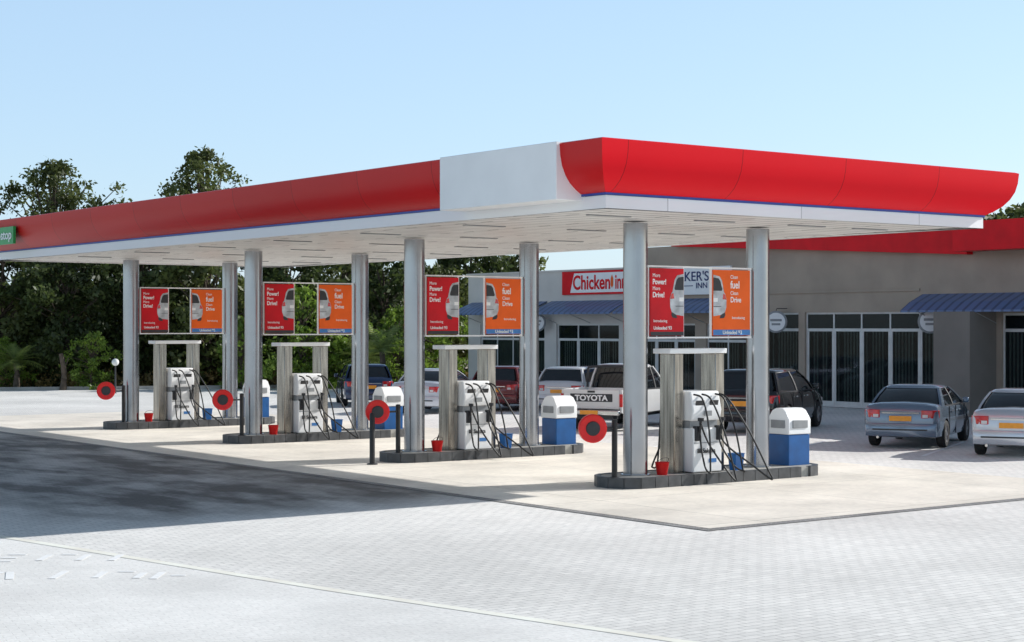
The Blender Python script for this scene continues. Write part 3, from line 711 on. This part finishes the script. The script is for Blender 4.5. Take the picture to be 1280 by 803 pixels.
tree('tall',site(-22.8,85),1.0,.4,'tall tree with uneven open crown beyond the forecourt')
tree('tall2',site(-15.4,86),1.0,2.0,'tall airy tree with sparse crown beyond the forecourt')
random.seed(5)
spots=[(-31,82,'broad'),(-27.5,79,'broad3'),(-24,80,'broad2'),(-20.5,78.5,'broad'),(-17.4,81,'broad3'),(-14,79,'broad2'),(-11.2,84,'broad'),(-8.6,86,'broad2'),(-6.2,82,'broad3'),(-4.4,88,'broad2'),(-2.2,92,'broad'),(.4,98,'broad2')]
for x,y,kk in spots:
    tree(kk,site(x,y),random.uniform(.88,1.1),random.uniform(0,6),'olive green leafy tree at the edge of the yard' if kk=='broad2' else 'dark leafy tree at the edge of the paved yard')
for x,y,s in [(-9.4,76,1.0),(-7.6,77,.85),(-5.2,78,.8),(-12.0,76,.7),(-3.5,80,.95),(-18.6,75.5,.55),(-22.5,76,.5)]:
    tree('bright',site(x,y),s,random.uniform(0,6),'small bright green sunlit tree beyond the forecourt')
tree('cypress',site(-3.6,90),.8,1,'narrow dark conifer beside the shop building','conifer_tree')
for x,y,s in [(1.5,93,.85),(5.5,96,.85),(29.5,92,1.45),(26.6,92,1.42),(9,100,.85),(33.5,90,1.2)]:
    tree('broad2',site(x,y),s,random.uniform(0,6),'leafy tree showing above the shop roof')
def palm(loc,h,seed,label):
    rn=random.Random(seed); t=top('palm_tree',label,'palm',(*loc,0))
    part('trunk',t,MB().tube([(0,0,0),(.05,0,h*.3),(0,.03,h*.55)],(.16,.11),9,smooth=3),M['bark'],smooth=50)
    c=MB()
    for k in range(30):
        a=rn.uniform(0,6.28); up=rn.uniform(.1,1.25); Lf=h*.55*rn.uniform(.8,1.1)
        prev=Vector((0,0,h*.55)); d=Vector((math.cos(a)*math.cos(up),math.sin(a)*math.cos(up),math.sin(up)))
        side=Vector((-math.sin(a),math.cos(a),0))
        for j in range(8):
            d=(d+Vector((0,0,-.11))).normalized(); nx=prev+d*Lf/8
            for s in (-1,1):
                for q in (0,.5):
                    b0=prev.lerp(nx,q); ln=.36*math.sin(math.pi*(j+.8+q)/9.2)+.06
                    tip=b0+side*s*ln+d*.16+Vector((0,0,-.06)); c.add([b0,b0+d*.05,tip],[(0,1,2)])
            c.add([prev-side*.012,prev+side*.012,nx+side*.01,nx-side*.01],[(0,1,2,3)]); prev=nx
    part('crown',t,c,M['palm'])
palm(site(-5.55,73),3.1,2,'small pale green palm at the yard edge'); palm(site(-6.5,75),2.4,5,'low pale green palm among shrubs at the yard edge'); palm(site(-21.8,75),2.2,8,'low pale green palm among shrubs at the yard edge')
cs=[];rs_=[]
for i in range(330):
    a=random.uniform(-48,4); cs.append((*site(a,random.uniform(90,102)),random.uniform(.3,4.8))); rs_.append(random.uniform(1.0,1.7))
wood=bpy.data.objects.new('woodland',leaves_mesh('woodland',cs,rs_,70,.28,M['leaf'])); COL.objects.link(wood); wood['kind']='stuff'; wood['label']='dense dark woodland behind the yard'; wood['category']='woodland'
cs=[];rs_=[]
for i in range(190):
    a=random.uniform(-40,2); bb=73.5+(a+26)*.25; cs.append((*site(a,bb+random.uniform(1.0,3.4)),random.uniform(.1,.6))); rs_.append(random.uniform(.25,.6))
und=bpy.data.objects.new('undergrowth',leaves_mesh('undergrowth',cs,rs_,260,.09,M['dry'])); COL.objects.link(und); und['kind']='stuff'; und['label']='dry grass and low shrubs along the verge'; und['category']='undergrowth'
kb=MB(); p=site(-60,64.5); q=site(-26,73); r_=site(8,81.5)
for a,b in ((p,q),(q,r_)):
    d=(Vector(b)-Vector(a)).normalized(); n=Vector((-d.y,d.x))*.15
    A=[Vector(a),Vector(b),Vector(b)+n,Vector(a)+n]; kb.add([(v.x,v.y,0) for v in A]+[(v.x,v.y,.15) for v in A],[(0,3,2,1),(4,5,6,7),(0,1,5,4),(1,2,6,5),(2,3,7,6),(3,0,4,7)])
structure('kerb',kb,mat('kerb_stone',(.4,.38,.35),.85,0,.2,1))
gl=top('garden_lamp','small white globe lamp on a thin post','lamp',(*site(-16.5,71),.0))
part('post',gl,MB().lathe([(0,0),(.06,0),(.04,.05),(.03,1.15),(0,1.16)],12),M['dark'],smooth=40)
part('globe',gl,MB().lathe([(0,1.14)]+[(.15*math.sin(a),1.3-.15*math.cos(a)) for a in np.linspace(.2,3.0,10)]+[(0,1.45)],20),M['globe'],smooth=60)
stp=top('tree_stump','bare brown dead tree trunk standing in dry grass','tree trunk',(*site(-19.6,74.5),0))
part('trunk',stp,MB().tube([(0,0,0),(.05,0,.8),(-.1,0,1.6)],(.16,.09),10,smooth=3),M['bark'],smooth=50)
part('broken_branch',stp,MB().tube([(.03,0,.9),(.3,.1,1.4)],(.05,.02),7),M['bark'])

# ------------------------------------------------------------ light, sky, camera
sund=Vector((1.9,-.46,1)).normalized()
sl=bpy.data.lights.new('sun','SUN'); sl.energy=5; sl.angle=rad(.5); sl.color=(1,.98,.945)
so_=bpy.data.objects.new('sun',sl); COL.objects.link(so_); so_.rotation_euler=sund.to_track_quat('Z','Y').to_euler(); so_.location=(60,0,40)
wd=bpy.data.worlds.new('World'); scene.world=wd; wd.use_nodes=True
nt=wd.node_tree; N=nt.nodes; L=nt.links; bg=N['Background']; sk=N.new('ShaderNodeTexSky'); sk.sky_type='NISHITA'; sk.sun_disc=False
sk.sun_elevation=math.asin(sund.z); sk.sun_rotation=math.atan2(sund.x,sund.y); sk.air_density=1.0; sk.dust_density=.6; sk.ozone_density=1.5
k1=N.new('ShaderNodeVectorMath'); k1.operation='MULTIPLY_ADD'; k1.inputs[1].default_value=(.45,.45,.45); k1.inputs[2].default_value=(2.2,3.15,4.25)
L.new(sk.outputs[0],k1.inputs[0])
tc=N.new('ShaderNodeTexCoord'); sp=N.new('ShaderNodeSeparateXYZ'); L.new(tc.outputs['Generated'],sp.inputs[0])
mr=N.new('ShaderNodeMapRange'); mr.interpolation_type='SMOOTHSTEP'; mr.inputs['From Min'].default_value=.16; mr.inputs['From Max'].default_value=.65; mr.inputs['To Min'].default_value=1; mr.inputs['To Max'].default_value=.28
L.new(sp.outputs['Z'],mr.inputs['Value'])
sc=N.new('ShaderNodeVectorMath'); sc.operation='SCALE'; L.new(k1.outputs[0],sc.inputs[0]); L.new(mr.outputs['Result'],sc.inputs['Scale'])
L.new(sc.outputs[0],bg.inputs['Color']); bg.inputs['Strength'].default_value=.15
cam=bpy.data.cameras.new('camera'); cam.lens=60; cam.sensor_width=36; cam.clip_end=3000; cam.clip_start=.1; cam.shift_y=.005
co=bpy.data.objects.new('camera',cam); COL.objects.link(co); co.location=(0,0,2.8); co.rotation_euler=(rad(90),0,-math.atan2(.6,.8)); scene.camera=co
scene.view_settings.view_transform='Standard'; scene.view_settings.look='None'; scene.view_settings.exposure=0
